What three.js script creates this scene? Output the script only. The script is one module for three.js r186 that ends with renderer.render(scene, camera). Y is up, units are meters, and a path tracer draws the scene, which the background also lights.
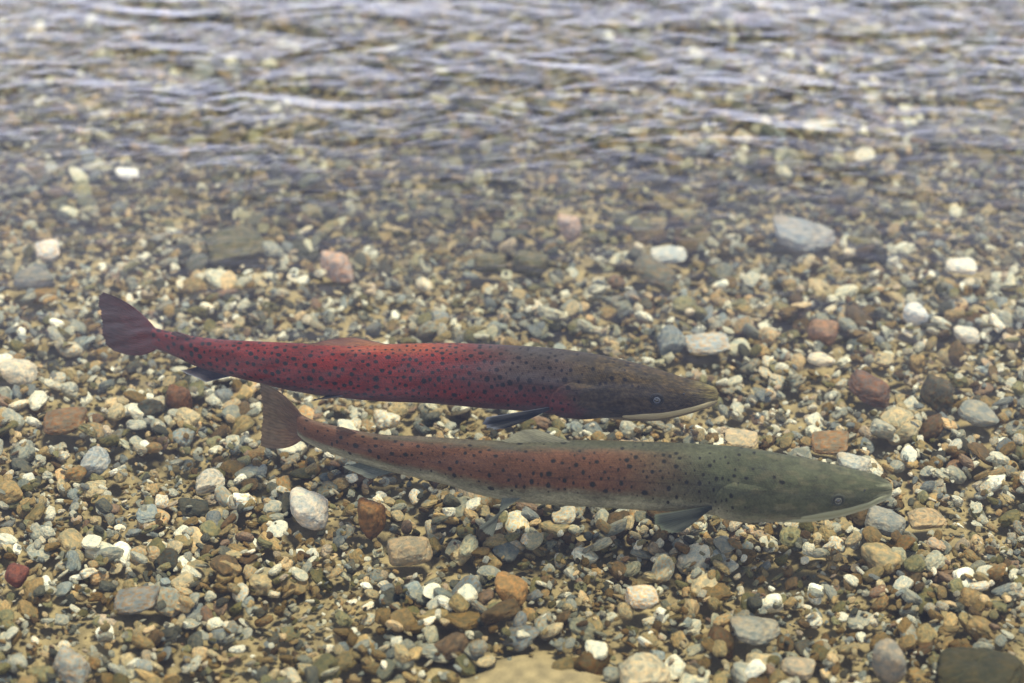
import * as THREE from 'three';
import { mergeGeometries } from 'three/addons/utils/BufferGeometryUtils.js';
import { createNoise2D, createNoise3D } from 'simplex-noise';

// ---------- camera, sky, sun, exposure ----------
const scene = new THREE.Scene();
const camera = new THREE.PerspectiveCamera(16.74, 1024 / 683, 0.1, 120);
camera.position.set(0, 1.7, 2.9445);
camera.lookAt(0, 0, 0);
camera.focus = 3.45;
camera.userData.fStop = 2;

function rand(seed) {
  let a = seed >>> 0;
  return () => { a = (a + 0x6d2b79f5) | 0; let t = Math.imul(a ^ (a >>> 15), 1 | a); t = (t + Math.imul(t ^ (t >>> 7), 61 | t)) ^ t; return ((t ^ (t >>> 14)) >>> 0) / 4294967296; };
}
const n2 = createNoise2D(rand(11)), n3 = createNoise3D(rand(12));
const { clamp, lerp } = THREE.MathUtils;
const ss = (a, b, x) => { const t = clamp((x - a) / (b - a), 0, 1); return t * t * (3 - 2 * t); };

{ // thin bright cloud over a blue sky: whiter low down, bluer overhead
  const W = 512, H = 256, d = new Float32Array(W * H * 4);
  for (let j = 0; j < H; j++) for (let i = 0; i < W; i++) {
    const el = ((j + 0.5) / H - 0.5) * Math.PI, az = ((i + 0.5) / W) * 2 * Math.PI, y = Math.max(Math.sin(el), 0);
    const cx = Math.cos(el) * Math.cos(az), cz = Math.cos(el) * Math.sin(az);
    const cl = ss(-0.35, 0.7, n3(cx * 1.6, y * 3.2, cz * 1.6) * 0.7 + n3(cx * 4 + 5, y * 8, cz * 4) * 0.3);
    const t = 0.1 * y + 0.9 * ss(0.27, 0.55, y);
    const k = (j * W + i) * 4;
    const b = [lerp(2.3, 0.14, t), lerp(2.4, 0.22, t), lerp(3.1, 0.42, t)], c = [lerp(2.3, 0.3, t), lerp(2.35, 0.35, t), lerp(2.75, 0.5, t)];
    for (let q = 0; q < 3; q++) d[k + q] = lerp(b[q], c[q], 0.55 * cl);
    d[k + 3] = 1;
  }
  const t = new THREE.DataTexture(d, W, H, THREE.RGBAFormat, THREE.FloatType);
  t.mapping = THREE.EquirectangularReflectionMapping; t.magFilter = THREE.LinearFilter; t.needsUpdate = true;
  scene.background = t; scene.environment = t;
}
const sun = new THREE.DirectionalLight(new THREE.Color(1, 0.96, 0.88), 4.6);
sun.position.set(1.0, 5, -0.3); sun.castShadow = true; sun.shadow.radius = 22;
Object.assign(sun.shadow.camera, { left: -3, right: 3, top: 3, bottom: -3, near: 0.5, far: 12 });
sun.shadow.mapSize.set(2048, 2048);
scene.add(sun, sun.target);
const renderer = new THREE.WebGLRenderer({ antialias: true });
renderer.toneMapping = THREE.LinearToneMapping;
renderer.toneMappingExposure = 1.4;
renderer.shadowMap.enabled = true;

// ---------- helpers ----------
const used = {};
const numbered = (n) => { const k = used[n] = (used[n] ?? -1) + 1; return k ? n + '_' + String(k).padStart(3, '0') : n; };
function put(name, geometry, material, parent = scene) {
  const m = new THREE.Mesh(geometry, material); m.name = numbered(name); m.castShadow = m.receiveShadow = true; parent.add(m); return m;
}
function tag(o, label, category, group) { o.userData.label = label; o.userData.category = category; if (group) o.userData.group = group; return o; }
function canvasTexture(w, h, fn, color = true) {
  const d = new Uint8Array(w * h * 4), o = [0, 0, 0];
  for (let j = 0; j < h; j++) for (let i = 0; i < w; i++) {
    fn((i + 0.5) / w, (j + 0.5) / h, o);
    const k = (j * w + i) * 4;
    d[k] = clamp(o[0], 0, 255); d[k + 1] = clamp(o[1], 0, 255); d[k + 2] = clamp(o[2], 0, 255); d[k + 3] = 255;
  }
  const t = new THREE.DataTexture(d, w, h, THREE.RGBAFormat);
  if (color) t.colorSpace = THREE.SRGBColorSpace;
  t.magFilter = THREE.LinearFilter; t.minFilter = THREE.LinearMipmapLinearFilter; t.generateMipmaps = true;
  t.wrapS = t.wrapT = THREE.RepeatWrapping; t.needsUpdate = true;
  return t;
}
function sheet(xs, zs, heightAt, uvScale = 1) { // a height field on uneven grid lines
  const nx = xs.length, nz = zs.length, p = new Float32Array(nx * nz * 3), n = new Float32Array(nx * nz * 3), uv = new Float32Array(nx * nz * 2), ix = [];
  const e = 0.004, v = new THREE.Vector3();
  for (let j = 0; j < nz; j++) for (let i = 0; i < nx; i++) {
    const k = j * nx + i, x = xs[i], z = zs[j];
    p.set([x, heightAt(x, z), z], k * 3);
    v.set(heightAt(x - e, z) - heightAt(x + e, z), 2 * e, heightAt(x, z - e) - heightAt(x, z + e)).normalize();
    n.set([v.x, v.y, v.z], k * 3); uv.set([x * uvScale, z * uvScale], k * 2);
    if (i < nx - 1 && j < nz - 1) ix.push(k, k + nx, k + 1, k + 1, k + nx, k + nx + 1);
  }
  const g = new THREE.BufferGeometry();
  g.setAttribute('position', new THREE.BufferAttribute(p, 3)); g.setAttribute('normal', new THREE.BufferAttribute(n, 3)); g.setAttribute('uv', new THREE.BufferAttribute(uv, 2)); g.setIndex(ix);
  return g;
}
function lines(a, b, step, reach) { // even steps from a to b, growing outwards to the reach
  const r = []; for (let x = a; x <= b + 1e-6; x += step) r.push(x);
  let s = step, lo = a, hi = r[r.length - 1];
  while (hi < reach) { s *= 1.35; lo -= s; hi += s; r.unshift(lo); r.push(hi); }
  return r;
}

// ---------- riverbed ----------
const bedY = (x, z) => -0.265 + 0.06 * ss(-0.1, -1.4, z) + 0.03 * ss(-0.35, -0.9, x) * ss(0.5, -0.2, z) + 0.02 * ss(0.4, 1.0, x);
const sandy = (x, z) => ss(0.23, 0.1, Math.hypot((x - 0.04) * 0.75, (z - 0.56) * 1.1) + n2(x * 9, z * 9) * 0.04); // a bare patch of sand in the foreground
const sandMap = canvasTexture(512, 512, (u, v, o) => {
  const a = Math.cos(u * 6.2832), b = Math.sin(u * 6.2832), g = n3(a * 30, b * 30, v * 190) * 0.5 + n3(a * 60, b * 60, v * 380) * 0.5, l = n3(a * 2, b * 2, v * 9);
  const k = 1 + 0.3 * g + 0.15 * l; o[0] = 134 * k; o[1] = 120 * k; o[2] = 86 * k;
});
sandMap.repeat.set(3, 3);
const sand = new THREE.MeshStandardMaterial({ map: sandMap, roughness: 0.95, bumpMap: sandMap, bumpScale: 0.002 });
const riverbed = put('riverbed', sheet(lines(-1.7, 1.7, 0.025, 24), lines(-3, 1.4, 0.025, 24), (x, z) => bedY(x, z) - 0.022 + 0.003 * n2(x * 7, z * 7) + 0.029 * sandy(x, z)), sand);
riverbed.userData.kind = 'structure';

// stones: rounded polyhedra, worn smooth
function stoneGeometry(seed, sharp, planes, detail) {
  const R = rand(seed), dirs = [];
  for (let i = 0; i < planes; i++) {
    const z = R() * 2 - 1, a = R() * 6.2832, s = Math.sqrt(1 - z * z);
    dirs.push([s * Math.cos(a), z, s * Math.sin(a), 0.78 + 0.26 * R()]);
  }
  for (const d of [[0, 1, 0], [0, -1, 0], [1, 0, 0], [-1, 0, 0], [0, 0, 1], [0, 0, -1]]) dirs.push([...d, 0.92 + 0.1 * R()]);
  const ox = R() * 90;
  const radius = (x, y, z) => {
    let s = 0;
    for (const d of dirs) { const k = x * d[0] + y * d[1] + z * d[2]; if (k > 0) s += Math.pow(k / d[3], sharp); }
    return Math.pow(s, -1 / sharp) * (1 + 0.05 * n3(x * 1.7 + ox, y * 1.7, z * 1.7) + 0.018 * n3(x * 5 + ox, y * 5, z * 5) + 0.006 * n3(x * 13, y * 13 + ox, z * 13));
  };
  const g = new THREE.IcosahedronGeometry(1, detail), p = g.attributes.position, n = g.attributes.normal;
  const d = new THREE.Vector3(), a = new THREE.Vector3(), b = new THREE.Vector3(), q = new THREE.Vector3(), at = (w, out) => { out.copy(w).normalize(); return out.multiplyScalar(radius(out.x, out.y, out.z)); };
  const t1 = new THREE.Vector3(), t2 = new THREE.Vector3(), p0 = new THREE.Vector3();
  for (let i = 0; i < p.count; i++) {
    d.fromBufferAttribute(p, i).normalize();
    a.set(Math.abs(d.y) > 0.8 ? 1 : 0, Math.abs(d.y) > 0.8 ? 0 : 1, 0).cross(d).normalize(); b.crossVectors(d, a);
    at(d, p0); at(q.copy(d).addScaledVector(a, 0.04), t1).sub(p0); at(q.copy(d).addScaledVector(b, 0.04), t2).sub(p0);
    q.crossVectors(t1, t2).normalize();
    p.setXYZ(i, p0.x, p0.y, p0.z); n.setXYZ(i, q.x, q.y, q.z);
  }
  return g;
}
const VARIANTS = 14;
const shapes = Array.from({ length: VARIANTS }, (_, i) => stoneGeometry(100 + i, [3.6, 4.2, 6, 5, 7, 4, 5.5][i % 7], 7 + (i % 6), 6));
const fineShapes = Array.from({ length: 8 }, (_, i) => stoneGeometry(300 + i, [6, 9, 12, 7][i % 4], 8 + (i % 5), 11));
// grain of the stones: speckle, quartz veins, bands, blotches, evaluated on the sphere so that they join
const grains = Array.from({ length: 8 }, (_, kind) => canvasTexture(256, 128, (u, v, o) => {
  const th = u * 6.28318, ph = v * Math.PI, x = Math.cos(th) * Math.sin(ph), y = Math.cos(ph), z = Math.sin(th) * Math.sin(ph), s = kind * 17;
  const blot = n3(x * 1.6 + s, y * 1.6, z * 1.6), mid = n3(x * 4 + s, y * 4, z * 4), fine = n3(x * 11, y * 11 + s, z * 11), speck = n3(x * 24, y * 24, z * 24 + s);
  let k = 0.93 + 0.09 * blot + 0.07 * mid + 0.06 * fine + 0.06 * speck, warm = 0.05 * mid + 0.05 * blot;
  if (kind % 4 === 1) { const w = Math.abs(x * 0.7 + y * 0.9 + z * 0.3 + 0.16 * mid - 0.2); k += 0.3 * ss(0.07, 0.02, w) + 0.2 * ss(0.03, 0.01, Math.abs(x - z * 0.6 + 0.1 * blot + 0.3)); }
  if (kind % 4 === 2) k += 0.07 * Math.sin((y * 1.2 + x * 0.5 + 0.3 * blot) * 9);
  if (kind % 4 === 3) { const m = ss(0.05, 0.35, mid + 0.5 * fine); k -= 0.16 * m; warm += 0.12 * m; }
  k = clamp(k, 0.3, 1.09);
  o[0] = 232 * k * (1 + warm); o[1] = 230 * k; o[2] = 226 * k * (1 - warm);
}));
const stoneMaterials = new Map();
function stoneMaterial(color, grain) {
  const key = color + '/' + grain;
  if (!stoneMaterials.has(key)) stoneMaterials.set(key, new THREE.MeshPhysicalMaterial({ color, map: grains[grain], roughness: 0.6, specularIntensity: 0.2, bumpMap: grains[grain], bumpScale: 0.0012 }));
  return stoneMaterials.get(key);
}
// colours of the gravel (as they look, then how common near / far)
const PALETTE = [
  [0x9c9a90, 8, 9], [0x87877f, 7, 8], [0xb5b2a6, 5, 8], [0xd4cfc0, 8, 10], [0xece8dc, 4, 5.5], [0xb2a386, 6, 6], [0x9e8e6e, 7, 5], [0x887856, 7, 4],
  [0x857150, 5, 2], [0xa79068, 3.5, 1.5], [0x6e5b38, 8, 3], [0x5b4a33, 5, 3], [0x66603f, 5, 3], [0x7a7659, 6, 4], [0x74787a, 4, 6], [0x8f9596, 2, 4],
  [0x57574f, 4, 5], [0x3f3f38, 2, 3], [0x7c6858, 1.8, 1.8], [0xb0a08e, 2, 3.5], [0xc4ab88, 3, 3],
];
for (const p of PALETTE) p[0] = new THREE.Color(p[0]).multiply(new THREE.Color(1.12, 1.13, 1.03)).getHex(); // limestone gravel, on the warm side
const linear = PALETTE.map(([c]) => new THREE.Color(c));
function pickColor(R, x, z) {
  const far = clamp(ss(0.35, -0.45, z) + 0.45 * n2(x * 2.4 + 5, z * 2.4), 0, 1); let t = 0;
  for (const p of PALETTE) t += lerp(p[1], p[2], far);
  t *= R();
  for (let i = 0; i < PALETTE.length; i++) { t -= lerp(PALETTE[i][1], PALETTE[i][2], far); if (t <= 0) return i; }
  return 0;
}

// far and foreground stones: brown algal coat plus deep-water dimness painted into the colour
function algaeAndDim(x, z) {
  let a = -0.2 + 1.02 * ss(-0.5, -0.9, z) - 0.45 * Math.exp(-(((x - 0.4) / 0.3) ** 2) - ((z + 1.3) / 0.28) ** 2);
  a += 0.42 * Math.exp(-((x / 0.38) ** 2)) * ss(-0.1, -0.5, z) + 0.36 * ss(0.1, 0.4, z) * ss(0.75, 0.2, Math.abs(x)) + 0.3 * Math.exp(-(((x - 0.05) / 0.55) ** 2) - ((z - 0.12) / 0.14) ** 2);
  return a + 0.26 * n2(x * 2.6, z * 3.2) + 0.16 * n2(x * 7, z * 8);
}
const COAT_DIM = new THREE.Color(0.34, 0.325, 0.2), WHITE = new THREE.Color(1, 1, 1);
// a height field that remembers what already lies on the bed
const X0 = -1.75, Z0 = -2.75, CELL = 0.003, NX = 1167, NZ = 1217, top = new Float32Array(NX * NZ), taken = new Uint8Array(NX * NZ);
for (let j = 0; j < NZ; j++) for (let i = 0; i < NX; i++) top[j * NX + i] = bedY(X0 + i * CELL, Z0 + j * CELL) - 0.004;
function footprint(x, z, a, c, turn, fn) {
  const cs = Math.cos(turn), sn = Math.sin(turn), m = Math.max(a, c);
  const i0 = Math.max(0, Math.floor((x - m - X0) / CELL)), i1 = Math.min(NX - 1, Math.ceil((x + m - X0) / CELL)), j0 = Math.max(0, Math.floor((z - m - Z0) / CELL)), j1 = Math.min(NZ - 1, Math.ceil((z + m - Z0) / CELL));
  for (let j = j0; j <= j1; j++) for (let i = i0; i <= i1; i++) {
    const dx = X0 + i * CELL - x, dz = Z0 + j * CELL - z, u = (dx * cs - dz * sn) / a, w = (dx * sn + dz * cs) / c, r = u * u + w * w;
    if (r < 1) fn(j * NX + i, r, dx, dz);
  }
}
const eul = new THREE.Euler(), quat = new THREE.Quaternion(), yaw = new THREE.Quaternion(), up = new THREE.Vector3(0, 1, 0);
const orient = (tx, tz, turn) => quat.setFromEuler(eul.set(tx, 0, tz)).multiply(yaw.setFromAxisAngle(up, turn)).clone();

// the stones that stand out one by one: x, z, half width, half apparent height, colour, what it is
const SINGLE = [
  [-0.301, 0.075, 0.0305, 0.0268, 200, 194, 180, "large creamy white rounded stone below the middle of the lower fish"],
  [0.327, -0.405, 0.0367, 0.0183, 181, 182, 174, "pale grey wedge shaped stone with a cream end above the upper fish's head"],
  [0.267, -0.414, 0.0234, 0.0217, 124, 130, 128, "slate grey rounded stone standing left of the pale wedge shaped stone"],
  [0.520, -0.438, 0.0302, 0.0218, 142, 112, 88, "rusty orange cobble lying right of the pale wedge shaped stone"],
  [0.508, -0.359, 0.0247, 0.0115, 210, 198, 174, "flat cream pebble just below the rusty orange cobble"],
  [0.578, -0.265, 0.0355, 0.0210, 118, 96, 84, "reddish brown flat sided stone up right of the lower fish's snout"],
  [0.526, -0.042, 0.0260, 0.0169, 175, 174, 162, "pale grey oval stone touching the back of the lower fish's head"],
  [0.554, 0.114, 0.0310, 0.0192, 142, 142, 132, "grey oval stone directly below the lower fish's snout"],
  [-0.001, 0.274, 0.0241, 0.0212, 156, 122, 76, "ochre triangular stone in the foreground under the middle of the lower fish"],
  [0.184, 0.295, 0.0211, 0.0155, 216, 207, 184, "cream white pebble in the foreground right of the ochre triangular stone"],
  [0.180, 0.465, 0.0336, 0.0215, 183, 171, 142, "broad pale buff stone at the bottom edge of the picture"],
  [0.785, -0.632, 0.0332, 0.0140, 224, 217, 198, "flat bright cream stone near the right edge of the picture"],
  [0.681, -0.477, 0.0237, 0.0186, 214, 213, 207, "milky white lumpy quartz stone at the right side"],
  [-0.309, -0.646, 0.0281, 0.0263, 191, 168, 152, "pinkish pale blocky stone above the back of the upper fish"],
  [0.104, -0.771, 0.0198, 0.0252, 176, 154, 138, "upright pinkish grey stone in the rippled water at centre"],
  [0.280, -0.693, 0.0336, 0.0177, 189, 191, 184, "white mottled stone up right of the upper fish's back"],
  [-0.797, -0.276, 0.0290, 0.0226, 207, 196, 172, "large cream stone at the left edge below the red tail"],
  [-0.701, -0.139, 0.0344, 0.0188, 126, 106, 80, "orange brown oblong stone at the left below the red tail"],
  [-0.637, -0.035, 0.0229, 0.0199, 157, 160, 156, "light grey angular stone at the left below the orange brown one"],
  [-0.708, 0.247, 0.0185, 0.0157, 116, 70, 58, "brick red stone at the left edge in the foreground"],
  [0.735, -0.180, 0.0348, 0.0174, 141, 141, 130, "long grey oval stone at the right edge beside the dark olive one"],
  [0.682, -0.231, 0.0256, 0.0272, 87, 82, 65, "dark olive brown rounded stone at the right side"],
  [-0.207, 0.112, 0.0207, 0.0310, 124, 92, 56, "brown ochre leaning stone under the lower fish's belly fin"],
  [-0.145, 0.181, 0.0333, 0.0232, 155, 140, 112, "tan grey tapering stone in front of the brown ochre leaning stone"],
  [-0.714, -0.945, 0.0223, 0.0121, 232, 230, 222, "small bright white oval pebble near the edge of the ripples at left"],
  [-0.812, -0.652, 0.0210, 0.0175, 218, 214, 204, "white blocky pebble at the far left above the red tail"],
  [-0.490, -0.715, 0.0533, 0.0213, 91, 87, 63, "wide dark olive stone above the front of the red tail"],
  [0.028, -0.659, 0.0369, 0.0246, 95, 90, 64, "olive green squarish stone above the middle of the upper fish"],
  [0.507, 0.452, 0.0256, 0.0283, 143, 136, 122, "pale grey blocky stone at the bottom right"],
  [-0.596, 0.450, 0.0270, 0.0202, 165, 164, 152, "whitish grey smooth stone at the bottom left corner"],
  [0.338, 0.369, 0.0331, 0.0152, 141, 138, 124, "long grey slab shaped stone in the right foreground"],
  [0.632, 0.475, 0.0602, 0.0241, 62, 59, 38, "broad dark mossy stone at the bottom right corner"],
  [0.360, -0.128, 0.0266, 0.0094, 191, 174, 142, "slim cream pebble just above the lower fish's shoulder"],
  [0.496, -0.111, 0.0296, 0.0109, 144, 124, 96, "slim orange tan stone above the lower fish's head"],
  [0.615, 0.102, 0.0281, 0.0118, 168, 148, 114, "flat tan stone right of the lower fish's snout"],
  [0.385, 0.450, 0.0283, 0.0148, 167, 154, 130, "beige oval stone in the bottom right foreground"],
  [-0.824, -0.560, 0.0378, 0.0206, 119, 117, 107, "flat grey slab stone at the far left above the red tail"],
  [0.250, -0.636, 0.0402, 0.0175, 111, 108, 90, "olive grey slab stone beside the white mottled stone"],
  [0.524, -0.747, 0.0555, 0.0197, 139, 140, 138, "wide flat grey stone in the rippled water at upper right"],
  [-0.035, -0.659, 0.0299, 0.0211, 104, 99, 74, "mossy brownish stone left of the olive green squarish stone"],
  [0.760, -0.415, 0.0217, 0.0150, 211, 205, 188, "pale cream oval pebble right of the milky quartz stone"],
  [-0.529, 0.302, 0.0323, 0.0140, 133, 131, 122, "grey oblong stone in the left foreground"],
  [-0.458, -0.002, 0.0228, 0.0152, 185, 178, 160, "pale beige angular stone under the tail of the lower fish"],
  [-0.536, -0.218, 0.0208, 0.0271, 106, 74, 48, "dark reddish brown upright stone below the red tail"],
];
{
  const R = rand(5);
  SINGLE.forEach(([x, z, a, H, red, green, blue, label], i) => {
    const color = red * 65536 + green * 256 + blue;
    const c = a * (H / a > 0.8 ? 1.05 : 0.85), b = Math.max(0.3 * a, Math.sqrt(Math.max(0, H * H - (c * 0.5) ** 2)) / 0.866), y = bedY(x, z) + 0.012 + b * 0.35, turn = R() * 0.5 - 0.25;
    const g = put('stone', fineShapes[i % 8], stoneMaterial(color, (i * 3) % 8));
    tag(g, label, 'stone');
    g.position.set(x, y, z); g.quaternion.copy(orient(R() * 0.3 - 0.1, R() * 0.4 - 0.2, turn)); g.scale.set(a, b, c);
    footprint(x, z, a * 0.97, c * 0.97, turn, (k, r) => { top[k] = Math.max(top[k], y + b * Math.sqrt(1 - r)); taken[k] = 1; });
  });
}
const laid = [];
function lay(R, tries, most, amin, amax, skew, level) {
  let n = 0;
  for (let k = 0; k < tries && n < most; k++) {
    const x = X0 + 0.06 + R() * 3.38, z = Z0 + 0.06 + R() * 3.52;
    if (Math.abs(x) > 0.92 - 0.27 * (z - 0.6)) continue; // beyond what can be seen
    if (R() < sandy(x, z) * 1.1) continue;
    const a = (amin + (amax - amin) * Math.pow(R(), skew)) * (1 + 0.28 * n2(x * 2.8 + 3, z * 2.8)), c = a * (0.6 + 0.38 * R()), b = a * (0.28 + 0.34 * R()), turn = R() * 6.2832;
    let cells = 0, sum = 0, gx = 0, gz = 0, blocked = 0, hi = -9;
    footprint(x, z, a, c, turn, (q, r, dx, dz) => { const h = top[q]; cells++; sum += h; gx += h * dx; gz += h * dz; blocked += taken[q]; if (h > hi) hi = h; });
    if (!cells || blocked > 0.12 * cells) continue;
    const mean = sum / cells, base = bedY(x, z);
    if (mean > base + level + (R() - 0.5) * 0.008) continue;
    const q2 = (cells * a * c) / 4, sx = clamp(gx / q2, -0.5, 0.5), sz = clamp(gz / q2, -0.5, 0.5);
    const y = lerp(mean, hi, 0.25) + b * (0.15 + 0.35 * R());
    footprint(x, z, a * 0.97, c * 0.97, turn, (q, r, dx, dz) => { const h = y + b * Math.sqrt(1 - r) + sx * dx + sz * dz; if (h > top[q]) top[q] = h; });
    const ci = pickColor(R, x, z), v = 1 + (R() - 0.5) * 0.34, coatDim = clamp(algaeAndDim(x, z) + (R() - 0.5) * 0.9, 0, 0.95);
    laid.push({ x, y, z, a, b, c, q: orient(sz + (R() - 0.5) * 0.35, -sx + (R() - 0.5) * 0.35, turn), ci, v, coatDim, shape: Math.floor(R() * VARIANTS), grain: Math.floor(R() * 8) });
    n++;
  }
  return n;
}
{
  const R = rand(77);
  lay(R, 12000, 110, 0.024, 0.04, 2.6, 0.006);
  lay(R, 120000, 6000, 0.013, 0.026, 1.7, 0.0155);
  lay(R, 200000, 9000, 0.009, 0.0165, 1.1, 0.016);
  lay(R, 300000, 22000, 0.0045, 0.009, 1.2, 0.015);
  lay(R, 300000, 18000, 0.003, 0.005, 1.1, 0.009);
}
console.log('stones laid', laid.length);
{ // the largest in view are parts of the bed one by one, the rest is gravel
  camera.updateMatrixWorld(); camera.updateProjectionMatrix();
  const p = new THREE.Vector3();
  for (const s of laid) {
    p.set(s.x, s.y, s.z); const d = p.distanceTo(camera.position); p.project(camera);
    s.seen = Math.abs(p.x) < 1.0 && Math.abs(p.y) < 1.0 && s.a > 0.007 ? (s.a * s.c) / (d * d) : 0;
    let cells = 0, free = 0; // how much of it lies open to the sky
    footprint(s.x, s.z, s.a * 0.8, s.c * 0.8, 0, (q, r) => { cells++; if (top[q] < s.y + s.b * 1.05 + 0.002) free++; });
    s.seen *= cells ? ss(0.3, 0.8, free / cells) : 0;
  }
  laid.sort((a, b) => b.seen - a.seen);
  const m = new THREE.Matrix4(), tint = new THREE.Color(), coatDim = new THREE.Color();
  for (const s of laid.slice(0, 300)) {
    const o = put('pebble', shapes[s.shape], stoneMaterial(tint.copy(linear[s.ci]).multiply(new THREE.Color().lerpColors(WHITE, COAT_DIM, Math.round(s.coatDim * 3) / 3)).getHex(), s.grain), riverbed);
    o.position.set(s.x, s.y, s.z); o.quaternion.copy(s.q); o.scale.set(s.a, s.b, s.c);
  }
  const gravel = new THREE.Group(); gravel.name = 'gravel'; gravel.userData.kind = 'stuff';
  tag(gravel, 'mixed grey, white and brown river gravel covering the bed', 'gravel'); scene.add(gravel);
  const rest = laid.slice(300);
  for (let k = 0; k < VARIANTS; k++) {
    const mine = rest.filter((s) => s.shape === k), im = new THREE.InstancedMesh(shapes[k], stoneMaterial(0xffffff, (k * 3) % 8), mine.length);
    im.name = numbered('gravel_stones'); im.castShadow = im.receiveShadow = true; im.userData.kind = 'stuff';
    mine.forEach((s, i) => {
      im.setMatrixAt(i, m.compose(new THREE.Vector3(s.x, s.y, s.z), s.q, new THREE.Vector3(s.a, s.b, s.c)));
      im.setColorAt(i, tint.copy(linear[s.ci]).multiplyScalar(s.v).multiply(coatDim.lerpColors(WHITE, COAT_DIM, s.coatDim)));
    });
    gravel.add(im);
  }
}

// ---------- water ----------
const WAVELETS = [[-0.78, -1.55, 0.10, 0.075, 0.0035, 62, 0.1], [-1.12, -1.6, 0.16, 0.04, 0.006, 60, 0.12], [-0.7, -1.28, 0.12, 0.06, 0.003, 70, 0.2], [0.42, -0.78, 0.12, 0.05, 0.002, 60, 0.45], [0.08, -1.02, 0.11, 0.04, 0.0016, 66, 0.25], [0.75, -1.5, 0.16, 0.06, 0.003, 60, 0.3], [-0.35, -0.85, 0.13, 0.05, 0.002, 60, 0.2]];
function waveY(x0, z0) {
  const E = 0.13 + 0.62 * ss(-0.3, -1.05, z0 + 0.12 * n2(x0 * 1.3, z0 * 1.3 + 9));
  const x = x0 + 0.16 * z0 + 0.03 * n2(x0 * 4, z0 * 4), z = z0 - 0.17 * x0 + 0.02 * n2(x0 * 3 + 7, z0 * 5);
  let h = E * (0.0028 * n2(x * 1.6, z * 3.6) + 0.0013 * n2(x * 5.5 + 3, z * 8) + 0.0011 * n2(x * 12, z * 16 + 5) + 0.00055 * n2(x * 26, z * 33) + 0.0002 * n2(x * 60, z * 64));
  for (const [cx, cz, rx, rz, A, f, tilt] of WAVELETS) {
    const dx = x0 - cx, dz = z0 - cz - tilt * dx, r = (dx / rx) ** 2 + (dz / rz) ** 2;
    if (r < 9) h += A * Math.exp(-r) * Math.sin(f * (dz + 1.6 * dx * dx));
  }
  return h;
}
const water = put('water', sheet(lines(-1.5, 1.5, 0.011, 24), lines(-2.9, 1.3, 0.008, 24), waveY), new THREE.MeshPhysicalMaterial({ color: new THREE.Color(0.962, 0.957, 0.875), roughness: 0.08, ior: 1.33, transmission: 1, thickness: 0 }));
water.userData.kind = 'structure'; water.castShadow = false;

// ---------- the two fish ----------
const V = (x, y, z) => new THREE.Vector3(x, y, z);
function curve(xs, ys) { // smooth interpolation through uneven stations
  const n = xs.length, m = xs.map((_, i) => (ys[Math.min(i + 1, n - 1)] - ys[Math.max(i - 1, 0)]) / (xs[Math.min(i + 1, n - 1)] - xs[Math.max(i - 1, 0)]));
  return (x) => {
    let i = 0; while (i < n - 2 && x > xs[i + 1]) i++;
    const h = xs[i + 1] - xs[i], t = clamp((x - xs[i]) / h, 0, 1), a = t * t * t, b = t * t;
    return (2 * a - 3 * b + 1) * ys[i] + (a - 2 * b + t) * h * m[i] + (3 * b - 2 * a) * ys[i + 1] + (a - b) * h * m[i + 1];
  };
}
function grid(nu, nv, at, closed) { // smooth surface over [0,1]^2, with uv from at()
  const p = [], uv = [], ix = [];
  for (let i = 0; i <= nu; i++) for (let j = 0; j <= nv; j++) { const q = at(i / nu, j / nv); p.push(q.p.x, q.p.y, q.p.z); uv.push(q.u, q.v); }
  for (let i = 0; i < nu; i++) for (let j = 0; j < nv; j++) { const k = i * (nv + 1) + j; ix.push(k, k + nv + 1, k + 1, k + 1, k + nv + 1, k + nv + 2); }
  const g = new THREE.BufferGeometry();
  g.setAttribute('position', new THREE.Float32BufferAttribute(p, 3)); g.setAttribute('uv', new THREE.Float32BufferAttribute(uv, 2)); g.setIndex(ix); g.computeVertexNormals();
  if (closed) { // the first and last column are one line: share their normals
    const n = g.attributes.normal, a = V(), b = V();
    for (let i = 0; i <= nu; i++) { const k = i * (nv + 1); a.fromBufferAttribute(n, k).add(b.fromBufferAttribute(n, k + nv)).normalize(); n.setXYZ(k, a.x, a.y, a.z); n.setXYZ(k + nv, a.x, a.y, a.z); }
  }
  return g;
}
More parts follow.
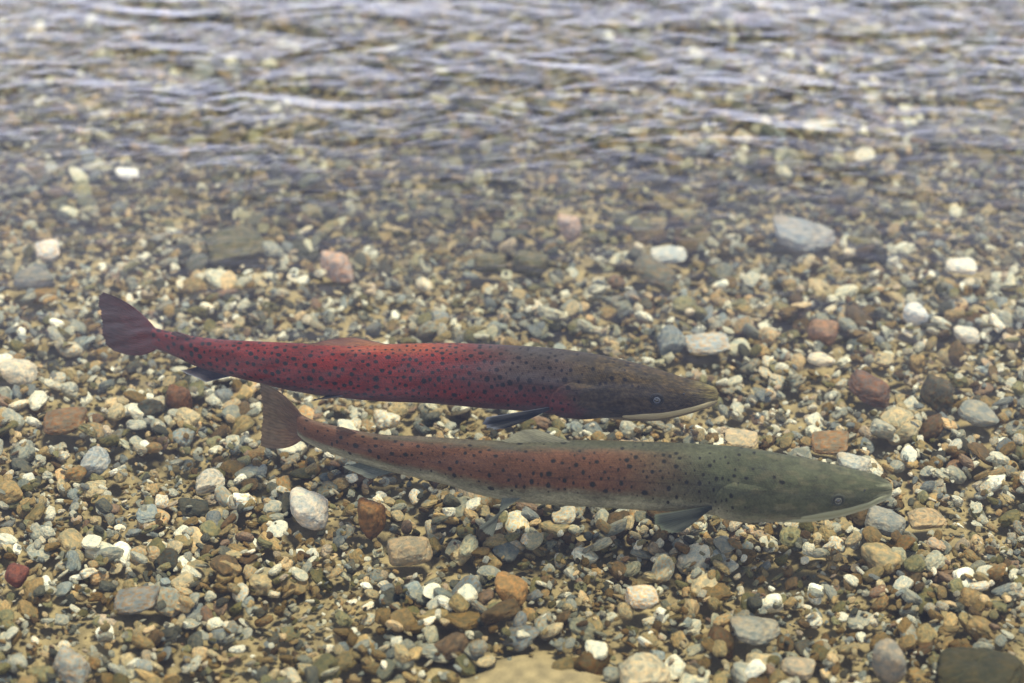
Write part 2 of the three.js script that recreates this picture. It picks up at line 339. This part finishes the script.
function fin(base, rays, rayCount, thick, colorAt, ragged = 0.03, sweep = 0, bow = null) { // a membrane on rays: base(i), rays(i) for i in 0..1
  const per = 4, nu = rayCount * per, nv = 12, p = [], c = [], ix = [], n = V(), tint = new THREE.Color(), R = rand(rayCount * 91), tip = Array.from({ length: rayCount + 1 }, () => 1 - ragged * R());
  for (const side of [1, -1]) for (let i = 0; i <= nu; i++) {
    const u = i / nu, B = base(u), r = rays(u), db = base(Math.min(1, u + 0.02)).sub(base(Math.max(0, u - 0.02))).add(rays(Math.min(1, u + 0.02)).sub(rays(Math.max(0, u - 0.02))).multiplyScalar(0.5));
    n.crossVectors(db, r).normalize();
    const k = i / per, len = lerp(tip[Math.floor(k)], tip[Math.min(rayCount, Math.floor(k) + 1)], k % 1) - 0.5 * ragged * Math.sin(Math.PI * (k % 1)), rib = 0.35 + 0.65 * Math.cos(Math.PI * (k % 1)) ** 2;
    for (let j = 0; j <= nv; j++) {
      const t = j / nv, q = B.clone().addScaledVector(r, t * len).addScaledVector(bow ? bow(u) : r, bow ? 4 * t * (1 - t) * (1 - 0.4 * t) : 0).addScaledVector(n, sweep * t * t + 0.0012 * Math.sin(u * 9 + t * 4) * t + side * thick * 0.5 * rib * (1.02 - t) * (u < 0.02 || u > 0.98 ? 0.4 : 1));
      p.push(q.x, q.y, q.z); colorAt(u, t, rib, tint); c.push(tint.r, tint.g, tint.b);
    }
  }
  const half = (nu + 1) * (nv + 1);
  for (let s = 0; s < 2; s++) for (let i = 0; i < nu; i++) for (let j = 0; j < nv; j++) {
    const k = s * half + i * (nv + 1) + j, a = [k, k + nv + 1, k + 1, k + 1, k + nv + 1, k + nv + 2];
    ix.push(...(s ? [a[0], a[2], a[1], a[3], a[5], a[4]] : a));
  }
  const rim = (k, l) => ix.push(k, k + half, l, l, k + half, l + half);
  for (let i = 0; i < nu; i++) { rim((i + 1) * (nv + 1) + nv, i * (nv + 1) + nv); }
  for (let j = 0; j < nv; j++) { rim(j, j + 1); rim(nu * (nv + 1) + j + 1, nu * (nv + 1) + j); }
  const g = new THREE.BufferGeometry();
  g.setAttribute('position', new THREE.Float32BufferAttribute(p, 3)); g.setAttribute('color', new THREE.Float32BufferAttribute(c, 3)); g.setIndex(ix); g.computeVertexNormals();
  return g;
}
const finMaterial = new THREE.MeshPhysicalMaterial({ vertexColors: true, roughness: 0.6, specularIntensity: 0.4, side: THREE.DoubleSide, transmission: 0.3, thickness: 0 });
const tailMaterial = new THREE.MeshPhysicalMaterial({ vertexColors: true, roughness: 0.6, specularIntensity: 0.3, side: THREE.DoubleSide, transmission: 0.8, thickness: 0 });
const S = (hex) => new THREE.Color(hex);
function finColors(root, edge, ray, rim) {
  const a = S(root), b = S(edge), r = S(ray), e = rim !== undefined ? S(rim) : null;
  return (u, t, rib, o) => { o.lerpColors(a, b, ss(0, 0.9, t + 0.15 * n2(u * 5, t * 2))); o.lerp(r, 0.75 * ss(0.7, 1, rib) * (1 - 0.3 * t)); o.multiplyScalar(1 + 0.3 * n2(u * 14, t * 5)); if (e) o.lerp(e, Math.max(ss(0.9, 1, t), ss(0.06, 0.0, u)) * 0.8); };
}
const scaleBump = canvasTexture(1024, 512, (u, v, o) => {
  const y = v * 46, row = Math.floor(y), x = u * 220 + (row % 2) * 0.5, fx = x % 1, fy = y % 1, d = Math.hypot(fx - 0.35, (fy - 0.5) * 0.9);
  o[0] = o[1] = o[2] = 150 - 90 * ss(0.25, 0.75, d) + 30 * n2(u * 160, v * 60);
}, false);

function makeFish(spec) {
  const root = new THREE.Group(); root.name = numbered('fish'); root.position.set(...spec.at); scene.add(root); tag(root, spec.label, 'fish', 'pair of large spotted fish in the shallow water');
  const xs = spec.body.map((s) => s[0]), cz = curve(xs, spec.body.map((s) => s[1])), hh = curve(xs, spec.body.map((s) => s[2] * spec.deep)), x0 = xs[0], x1 = xs[xs.length - 1], cy = curve(spec.lift.map((s) => s[0]), spec.lift.map((s) => s[1]));
  const ratio = curve([x0, x0 + 0.1, -0.15, 0.08, 0.2, 0.28, x1 - 0.012, x1], [0.42, 0.5, 0.6, 0.64, 0.7, 0.78, 1.1, 1.35]);
  const e = 0.004;
  function raw(x, f, off) { // point of the skin at x along the fish, angle f from the back (0) over the near side (positive) to the belly (pi)
    const t = V(1, (cy(x + e) - cy(x - e)) / (2 * e), (cz(x + e) - cz(x - e)) / (2 * e)).normalize(), side = V(-t.z, 0, t.x).normalize(), c = Math.cos(f), s = Math.sin(f), h = Math.max(hh(x), 0.0005), w = h * ratio(x);
    const k = Math.abs(f) < Math.PI / 2 ? 2.25 : 2.1;
    return V(x, cy(x), cz(x)).addScaledVector(V(0, 1, 0), Math.sign(c) * Math.pow(Math.abs(c), 2 / k) * (h + off)).addScaledVector(side, Math.sign(s) * Math.pow(Math.abs(s), 2 / k) * (w + off));
  }
  const U = (x) => (x - x0) / (x1 - x0);
  const at = (x, f, off = 0) => ({ p: raw(x, f, off), u: U(x), v: Math.abs(f) / Math.PI });
  const map = canvasTexture(2048, 512, spec.paint);
  map.wrapS = map.wrapT = THREE.ClampToEdgeWrapping;
  const skin = new THREE.MeshPhysicalMaterial({ map, roughness: 0.55, specularIntensity: 0.2, bumpMap: scaleBump, bumpScale: 0.0009, side: THREE.DoubleSide });
  const along = (t) => lerp(x0, x1, t < 0.7 ? t * 1.15 : 0.805 + (1 - 0.805) * (1 - Math.pow(Math.max(0, 1 - (t - 0.7) / 0.3), 1.35)));
  put('body', grid(190, 72, (i, j) => at(along(i), (j * 2 - 1) * Math.PI), true), skin, root);
  const H = spec.head;
  for (const s of [1, -1]) {
    // gill cover: a plate whose rounded rear edge stands proud of the flank
    put('gill_cover', grid(30, 26, (i, j) => {
      const f = lerp(0.36, 0.86, j) * Math.PI, rear = H.gill + 0.034 * (2 * Math.abs(j - 0.52)) ** 2.2, x = lerp(rear, H.gill + 0.092, i), edge = ss(0, 0.022, i) * ss(1, 0.4, i) * ss(0, 0.12, j) * ss(1, 0.9, j);
      return at(x, s * f, -0.0012 + 0.006 * edge);
    }), skin, root);
    // upper lip from the snout back below the eye
    put('lip', grid(44, 10, (i, j) => {
      const x = lerp(H.lip, x1 - 0.0035, i), w = 0.06 + 0.1 * ss(0, 0.35, i) + 0.06 * ss(0.7, 1, i), f = (H.mouth(i) + (j - 0.5) * w * 1.15) * Math.PI;
      return at(x, s * f, -0.0012 + 0.0034 * Math.sin(Math.PI * j) ** 0.6 * ss(0, 0.08, i) * (1 - 0.55 * ss(0.85, 1, i)));
    }), spec.lipMaterial, root);
    const q = raw(H.eye[0], s * H.eye[1], 0), a = raw(H.eye[0] + 0.006, s * H.eye[1], 0).sub(q), b = raw(H.eye[0], s * (H.eye[1] + 0.12), 0).sub(q), n = a.cross(b).normalize();
    if (n.z * s < 0) n.negate();
    const turn = new THREE.Quaternion().setFromUnitVectors(V(0, 0, 1), n), ball = put('eye', new THREE.SphereGeometry(H.eyeSize, 28, 18), spec.eyeMaterial, root);
    ball.position.copy(q).addScaledVector(n, -H.eyeSize * 0.55); ball.quaternion.copy(turn);
    const iris = put('iris', new THREE.TorusGeometry(H.eyeSize * 0.56, H.eyeSize * 0.11, 8, 32), spec.irisMaterial, ball); iris.position.z = H.eyeSize * 0.83;
    const pupil = put('pupil', new THREE.SphereGeometry(H.eyeSize * 0.52, 20, 12), pupilMaterial, ball); pupil.position.z = H.eyeSize * 0.62;
    const orbit = put('eye_socket', new THREE.TorusGeometry(H.eyeSize * 1.12, H.eyeSize * 0.34, 8, 36), spec.socketMaterial, root); orbit.position.copy(q).addScaledVector(n, -0.0006); orbit.quaternion.copy(turn);
    const nose = raw(H.eye[0] + 0.036, s * H.eye[1] * 0.72, 0.0002), nostril = put('nostril', new THREE.SphereGeometry(0.0016, 10, 8), pupilMaterial, root); nostril.position.copy(nose);
    // paired fins
    const P = spec.pectoral, Q = spec.pelvic, flip = (v) => { v.z *= s; return v; };
    const pb = (u) => raw(P.x + P.dx * u, s * lerp(P.f0, P.f1, u) * Math.PI, -0.004);
    put('pectoral_fin', fin(pb, (u) => flip(V().lerpVectors(P.lead, P.trail, u)).multiplyScalar(1 - 0.25 * u * u + 0.1 * Math.sin(Math.PI * u)), 13, 0.003, spec.pairedColor, 0.05, 0.004 * s), finMaterial, root);
    const vb = (u) => raw(Q.x - 0.03 * u, s * lerp(Q.f0, Q.f0 + 0.06, u) * Math.PI, -0.004);
    put('pelvic_fin', fin(vb, (u) => flip(V().lerpVectors(Q.lead, Q.trail, u)), 9, 0.0025, spec.pelvicColor, 0.05, 0.003 * s), finMaterial, root);
  }
  // lower jaw, a trough round the underside of the head
  put('lower_jaw', grid(46, 36, (i, j) => {
    const x = lerp(H.jaw, x1 - 0.004, i), f = lerp(-1, 1, j) * (1 - H.mouth(0.25 + 0.75 * i) - 0.035) * Math.PI;
    const q = at(x, 0, 0); q.p = raw(x, Math.PI - Math.abs(f), -0.0012 + 0.004 * ss(0, 0.1, j) * ss(1, 0.9, j) * ss(0, 0.3, i)); if (f < 0) q.p = raw(x, -(Math.PI - Math.abs(f)), -0.0012 + 0.004 * ss(0, 0.1, j) * ss(1, 0.9, j) * ss(0, 0.3, i));
    return q;
  }), spec.jawMaterial, root);
  // fins on the midline
  const D = spec.dorsal;
  put('dorsal_fin', fin((u) => raw(lerp(D.front, D.rear, u), 0, -0.004), (u) => V().lerpVectors(D.lead, D.trail, u).multiplyScalar(1 - 0.1 * u + 0.15 * Math.sin(Math.PI * Math.min(1, u * 1.3))), 12, 0.003, spec.dorsalColor, 0.03, D.sweep), finMaterial, root);
  const A = spec.adipose;
  put('adipose_fin', fin((u) => raw(lerp(A + 0.022, A, u), 0, -0.003), (u) => V(-0.03, 0.014 - 0.005 * u, 0).multiplyScalar(1 - 0.35 * u), 5, 0.006, spec.adiposeColor, 0, 0), finMaterial, root);
  const N = spec.anal;
  put('anal_fin', fin((u) => raw(lerp(N + 0.055, N, u), Math.PI, -0.004), (u) => V(-0.048 + 0.015 * u, -0.007 + 0.004 * u, 0.01), 10, 0.0025, spec.pelvicColor, 0.03, 0), finMaterial, root);
  const C = spec.caudal;
  put('caudal_fin', fin((u) => raw(x0 + C.inset, 0, 0).lerp(raw(x0 + C.inset, Math.PI, 0), u * 0.94 + 0.03), (u) => C.rays(u), 20, 0.004, spec.caudalColor, 0.045, C.sweep, (u) => V(0, (0.5 - u) * 0.028, 0)), tailMaterial, root);
  return root;
}
const pupilMaterial = new THREE.MeshPhysicalMaterial({ color: new THREE.Color(0.006, 0.006, 0.009), roughness: 0.15, clearcoat: 1, clearcoatRoughness: 0.05 });

const girth = (u) => 0.04 + 0.09 * ss(-0.05, 0.4, u) - 0.06 * ss(0.8, 1, u);
function spots(R, n, du, region, size) { // black spots: u along, v round, radius in metres
  const out = [];
  for (let k = 0; k < 14000 && out.length < n; k++) {
    const u = R(), v = R() * 0.72; if (R() > region(u, v)) continue;
    if (out.some((s) => Math.hypot((s[0] - u) * du, (s[1] - v) * girth(u)) < 0.0062 + 0.9 * s[2])) continue;
    out.push([u, v, size * (0.4 + 1.05 * R() ** 1.4), 0.7 + 0.7 * R(), R() * 9]);
  }
  return out;
}
function spotMask(list, len) { // looked up by columns so that painting stays quick
  const bins = Array.from({ length: 128 }, () => []);
  for (const s of list) for (let k = -1; k <= 1; k++) { const b = Math.floor(s[0] * 128) + k; if (bins[b]) bins[b].push(s); }
  return (u, v) => {
    let m = 0;
    for (const s of bins[Math.min(127, Math.floor(u * 128))]) {
      const x = ((u - s[0]) * len) / s[3], y = (v - s[1]) * girth(u), d = Math.hypot(x, y);
      if (d < s[2] * 2) m = Math.max(m, ss(1.12, 0.72, d / s[2] + 0.22 * n2(x * 500 + s[4], y * 500)));
    }
    return m;
  };
}
function scaleTone(u, v) { // each scale a little different from the next
  const row = Math.floor(v * 46), col = Math.floor(u * 220 + (row % 2) * 0.5), h = Math.sin(row * 127.1 + col * 311.7) * 43758.5453;
  return h - Math.floor(h) - 0.5;
}
const mix3 = (o, c, t) => { for (let q = 0; q < 3; q++) o[q] += (c[q] - o[q]) * t; };
const rgb = (h) => [h >> 16, (h >> 8) & 255, h & 255];

// upper fish: crimson flank, dark head
const spot1 = spotMask(spots(rand(21), 560, 0.857, (u, v) => ss(0.02, 0.1, u) * ss(0.8, 0.6, u) * ss(0.03, 0.12, v) * (0.25 + 0.75 * ss(0.66, 0.4, v)) + 0.08 * ss(0.9, 0.8, u) * ss(0.5, 0.3, v), 0.0027), 0.857);
function paintRed(u, v, o) {
  const a = n2(u * 9, v * 3) * 0.5 + n2(u * 26, v * 9) * 0.3 + n2(u * 70, v * 24) * 0.2, f = n2(u * 240, v * 60), w = u + 0.03 * a;
  const q = rgb(0x7c2c28); for (let k = 0; k < 3; k++) o[k] = q[k];
  mix3(o, rgb(0x862820), ss(0.0, 0.2, w) * ss(0.66, 0.52, w) * ss(0.04, 0.2, v + 0.05 * a));     // crimson flank
  mix3(o, rgb(0xa8552f), ss(0.3, 0.4, w) * ss(0.6, 0.48, w) * ss(0.24, 0.06, v + 0.04 * a) * 0.85); // orange along the back
  mix3(o, rgb(0x5c3a38), ss(0.62, 0.7, v + 0.06 * a) * 0.7);                                    // dull belly
  mix3(o, rgb(0x50453f), ss(0.5, 0.68, w + 0.06 * (v - 0.3)) * ss(0.62, 0.36, v) * 0.95);        // mauve grey shoulder
  mix3(o, rgb(0x35322f), ss(0.55, 0.7, w) * ss(0.2, 0.05, v) * 0.6);
  const head = ss(0.735, 0.79, w - 0.05 * (v - 0.4) ** 2);
  mix3(o, rgb(0x463b2a), head * 0.95);                                                         // olive brown head
  mix3(o, rgb(0x5e4a2c), head * ss(0.1, 0.5, n2(u * 30 + 4, v * 7) + 0.3) * 0.5 * ss(0.55, 0.2, v));
  mix3(o, rgb(0x8c8050), ss(0.945, 0.995, w) * 0.8);                                           // pale snout
  const k = (1 + 0.22 * a + 0.16 * f + 0.22 * scaleTone(u, v) * (1 - head) + head * (0.25 * n2(u * 90, v * 22) + 0.2 * n2(u * 40 + 9, v * 11)) - 0.16 * ss(0.012, 0.004, Math.abs(v - 0.44 - 0.01 * a)) * (1 - head)) * 0.72; o[0] *= k; o[1] *= k; o[2] *= k;
  mix3(o, [14, 9, 11], spot1(u, v) * 0.94);
}
// lower fish: grey green with a rusty flank
const spot2 = spotMask(spots(rand(34), 230, 0.868, (u, v) => ss(0.03, 0.1, u) * ss(0.79, 0.7, u) * ss(0.1, 0.18, v) * ss(0.66, 0.45, v) * (0.55 + 0.45 * ss(0.5, 0.65, u)) + 0.05 * ss(0.95, 0.85, u) * ss(0.45, 0.35, v), 0.0025), 0.868);
function paintGreen(u, v, o) {
  const a = n2(u * 9 + 40, v * 3) * 0.5 + n2(u * 26, v * 9 + 8) * 0.3 + n2(u * 70, v * 24) * 0.2, f = n2(u * 240, v * 60), w = u + 0.03 * a;
  const q = rgb(0x50503e); for (let k = 0; k < 3; k++) o[k] = q[k];
  mix3(o, rgb(0x80604c), ss(0.2, 0.05, w));
  mix3(o, rgb(0x6a4630), ss(-0.1, 0.06, w) * ss(0.72, 0.5, w) * ss(0.04, 0.2, v + 0.05 * a) * ss(0.68, 0.5, v + 0.05 * a)); // rusty flank
  mix3(o, rgb(0x6b5a4e), ss(0.12, 0.02, v) * ss(0.5, 0.2, w) * 0.6);
  mix3(o, rgb(0x76745e), ss(0.5, 0.62, v + 0.04 * a));                                         // pale lower flank
  mix3(o, rgb(0xa09e86), ss(0.57, 0.72, v + 0.04 * a));
  mix3(o, rgb(0x50543f), ss(0.62, 0.75, w) * ss(0.62, 0.45, v) * 0.9);                          // green shoulder
  const head = ss(0.72, 0.77, w); mix3(o, rgb(0x51543e), head * 0.85 * ss(0.85, 0.55, v));
  mix3(o, rgb(0x7e7358), head * ss(0.1, 0.5, n2(u * 24 + 1, v * 6)) * 0.3);
  mix3(o, rgb(0x9a9a80), ss(0.975, 1, w) * 0.7);
  const k = (1 + 0.2 * a + 0.13 * f + 0.2 * scaleTone(u, v) * (1 - head) + head * (0.08 * n2(u * 90, v * 22) + 0.09 * n2(u * 40 + 9, v * 11)) - 0.12 * ss(0.012, 0.004, Math.abs(v - 0.44 - 0.01 * a)) * (1 - head)) * 0.8; o[0] *= k; o[1] *= k; o[2] *= k;
  mix3(o, [20, 20, 16], spot2(u, v) * 0.9);
}
const plain = (c, r = 0.6) => new THREE.MeshPhysicalMaterial({ color: c, roughness: r, specularIntensity: 0.4, side: THREE.DoubleSide });

makeFish({
  at: [-0.0402, -0.075, -0.0256],
  label: 'red flanked fish with a dark olive head and many black spots, upper of the two',
  body: [[-0.51, -0.116, 0.0165], [-0.4938, -0.1066, 0.0172], [-0.4657, -0.0891, 0.0195], [-0.4395, -0.074, 0.0235], [-0.4076, -0.0605, 0.0262], [-0.3609, -0.047, 0.0304], [-0.2838, -0.0263, 0.0373], [-0.2081, -0.0146, 0.0411], [-0.157, -0.0102, 0.0433], [-0.0972, -0.0092, 0.0448], [-0.0523, -0.0065, 0.0467], [0, 0, 0.0482], [0.0522, 0.0058, 0.0486], [0.0893, 0.0116, 0.0489], [0.1337, 0.021, 0.0484], [0.1822, 0.0317, 0.0451], [0.2289, 0.0445, 0.0398], [0.2594, 0.0523, 0.0349], [0.2959, 0.0566, 0.0246], [0.3164, 0.058, 0.018], [0.3311, 0.058, 0.0132], [0.3382, 0.057, 0.0098], [0.3412, 0.0564, 0.0065], [0.3428, 0.056, 0.0006]],
  lift: [[-0.6, 0], [0, 0], [0.28, 0], [0.345, 0.004], [0.4, 0.006]],
  paint: paintRed, deep: 1.07,
  head: { gill: 0.1, lip: 0.205, jaw: 0.17, mouth: (i) => 0.74 - 0.13 * i * i, eye: [0.257, 1.4], eyeSize: 0.0074 },
  lipMaterial: plain(0xa39672), jawMaterial: plain(0x6e6248),
  eyeMaterial: plain(0x1c1a1c, 0.3), irisMaterial: plain(0x565b68, 0.3), socketMaterial: plain(0x191512),
  pectoral: { x: 0.115, dx: -0.012, f0: 0.66, f1: 0.74, lead: V(-0.112, -0.004, 0.03), trail: V(-0.085, -0.018, 0.05) },
  pelvic: { x: -0.2, f0: 0.78, lead: V(-0.05, -0.003, 0.012), trail: V(-0.03, -0.009, 0.012) },
  pairedColor: finColors(0x15131a, 0x12161f, 0x241e22, 0x6f7484), pelvicColor: finColors(0x24161c, 0x1f1a26, 0x35252a, 0x7d7f88),
  dorsal: { front: -0.12, rear: -0.235, lead: V(-0.075, 0.013, -0.012), trail: V(-0.04, 0.004, -0.004), sweep: 0.003 }, dorsalColor: finColors(0xa86a3c, 0x6a4634, 0x7a4632, 0x2c2024),
  adipose: -0.46, adiposeColor: finColors(0x64322a, 0x4c2c26, 0x6a3a2c),
  anal: -0.43,
  caudal: { inset: 0.006, sweep: 0, rays: (u) => V(-0.101 + 0.006 * u, lerp(0.038, -0.036, u), -0.068 + 0.012 * u).multiplyScalar(1 - 0.12 * (2 * u - 1) ** 6) },
  caudalColor: finColors(0x8a3c34, 0x6e5250, 0x74352f),
});
makeFish({
  at: [0.1839, -0.135, 0.1528],
  label: 'grey green fish with a rusty spotted flank and pale belly, lower of the two',
  body: [[-0.5, -0.138, 0.0185], [-0.48, -0.1165, 0.0204], [-0.4294, -0.0883, 0.0232], [-0.3768, -0.0645, 0.027], [-0.3178, -0.0491, 0.0325], [-0.2739, -0.037, 0.0363], [-0.2331, -0.0231, 0.0412], [-0.1926, -0.0139, 0.045], [-0.1292, -0.0086, 0.0486], [-0.0702, -0.006, 0.05], [0, 0, 0.0511], [0.0558, 0.0044, 0.0514], [0.1169, 0.0124, 0.052], [0.156, 0.0222, 0.0525], [0.1938, 0.0304, 0.0499], [0.2333, 0.0348, 0.0449], [0.2699, 0.038, 0.0381], [0.3097, 0.0387, 0.027], [0.3283, 0.038, 0.021], [0.3438, 0.0387, 0.0136], [0.3515, 0.0372, 0.0095], [0.3548, 0.0365, 0.006], [0.3566, 0.0361, 0.0006]],
  lift: [[-0.6, 0], [0, 0], [0.28, 0], [0.345, 0.004], [0.4, 0.006]],
  paint: paintGreen, deep: 1.05,
  head: { gill: 0.105, lip: 0.225, jaw: 0.19, mouth: (i) => 0.72 - 0.12 * i * i, eye: [0.277, 1.5], eyeSize: 0.0074 },
  lipMaterial: plain(0x85866c), jawMaterial: plain(0x94957f),
  eyeMaterial: plain(0x2a2a26, 0.3), irisMaterial: plain(0x6e6e62, 0.35), socketMaterial: plain(0x34362b),
  pectoral: { x: 0.122, dx: -0.018, f0: 0.62, f1: 0.72, lead: V(-0.102, -0.008, 0.016), trail: V(-0.056, -0.022, 0.052) },
  pelvic: { x: -0.165, f0: 0.7, lead: V(-0.066, -0.028, 0.045), trail: V(-0.012, -0.044, 0.05) },
  pairedColor: finColors(0x222823, 0x222824, 0x2e332c, 0x525a49), pelvicColor: finColors(0x62665a, 0x565a52, 0x70746a),
  dorsal: { front: -0.085, rear: -0.17, lead: V(-0.066, 0.02, -0.012), trail: V(-0.035, 0.006, -0.004), sweep: 0.003 }, dorsalColor: finColors(0x6d6a58, 0x85826c, 0x5c5e4e),
  adipose: -0.425, adiposeColor: finColors(0x75574a, 0x6a5a4c, 0x75574a),
  anal: -0.4,
  caudal: { inset: 0.006, sweep: 0, rays: (u) => V(-0.068 + 0.004 * Math.sin(Math.PI * u) - 0.004 * u, lerp(0.034, -0.03, u), -0.045 + 0.02 * u) },
  caudalColor: finColors(0x94765e, 0x9a8a72, 0x8a725a),
});
renderer.render(scene, camera);
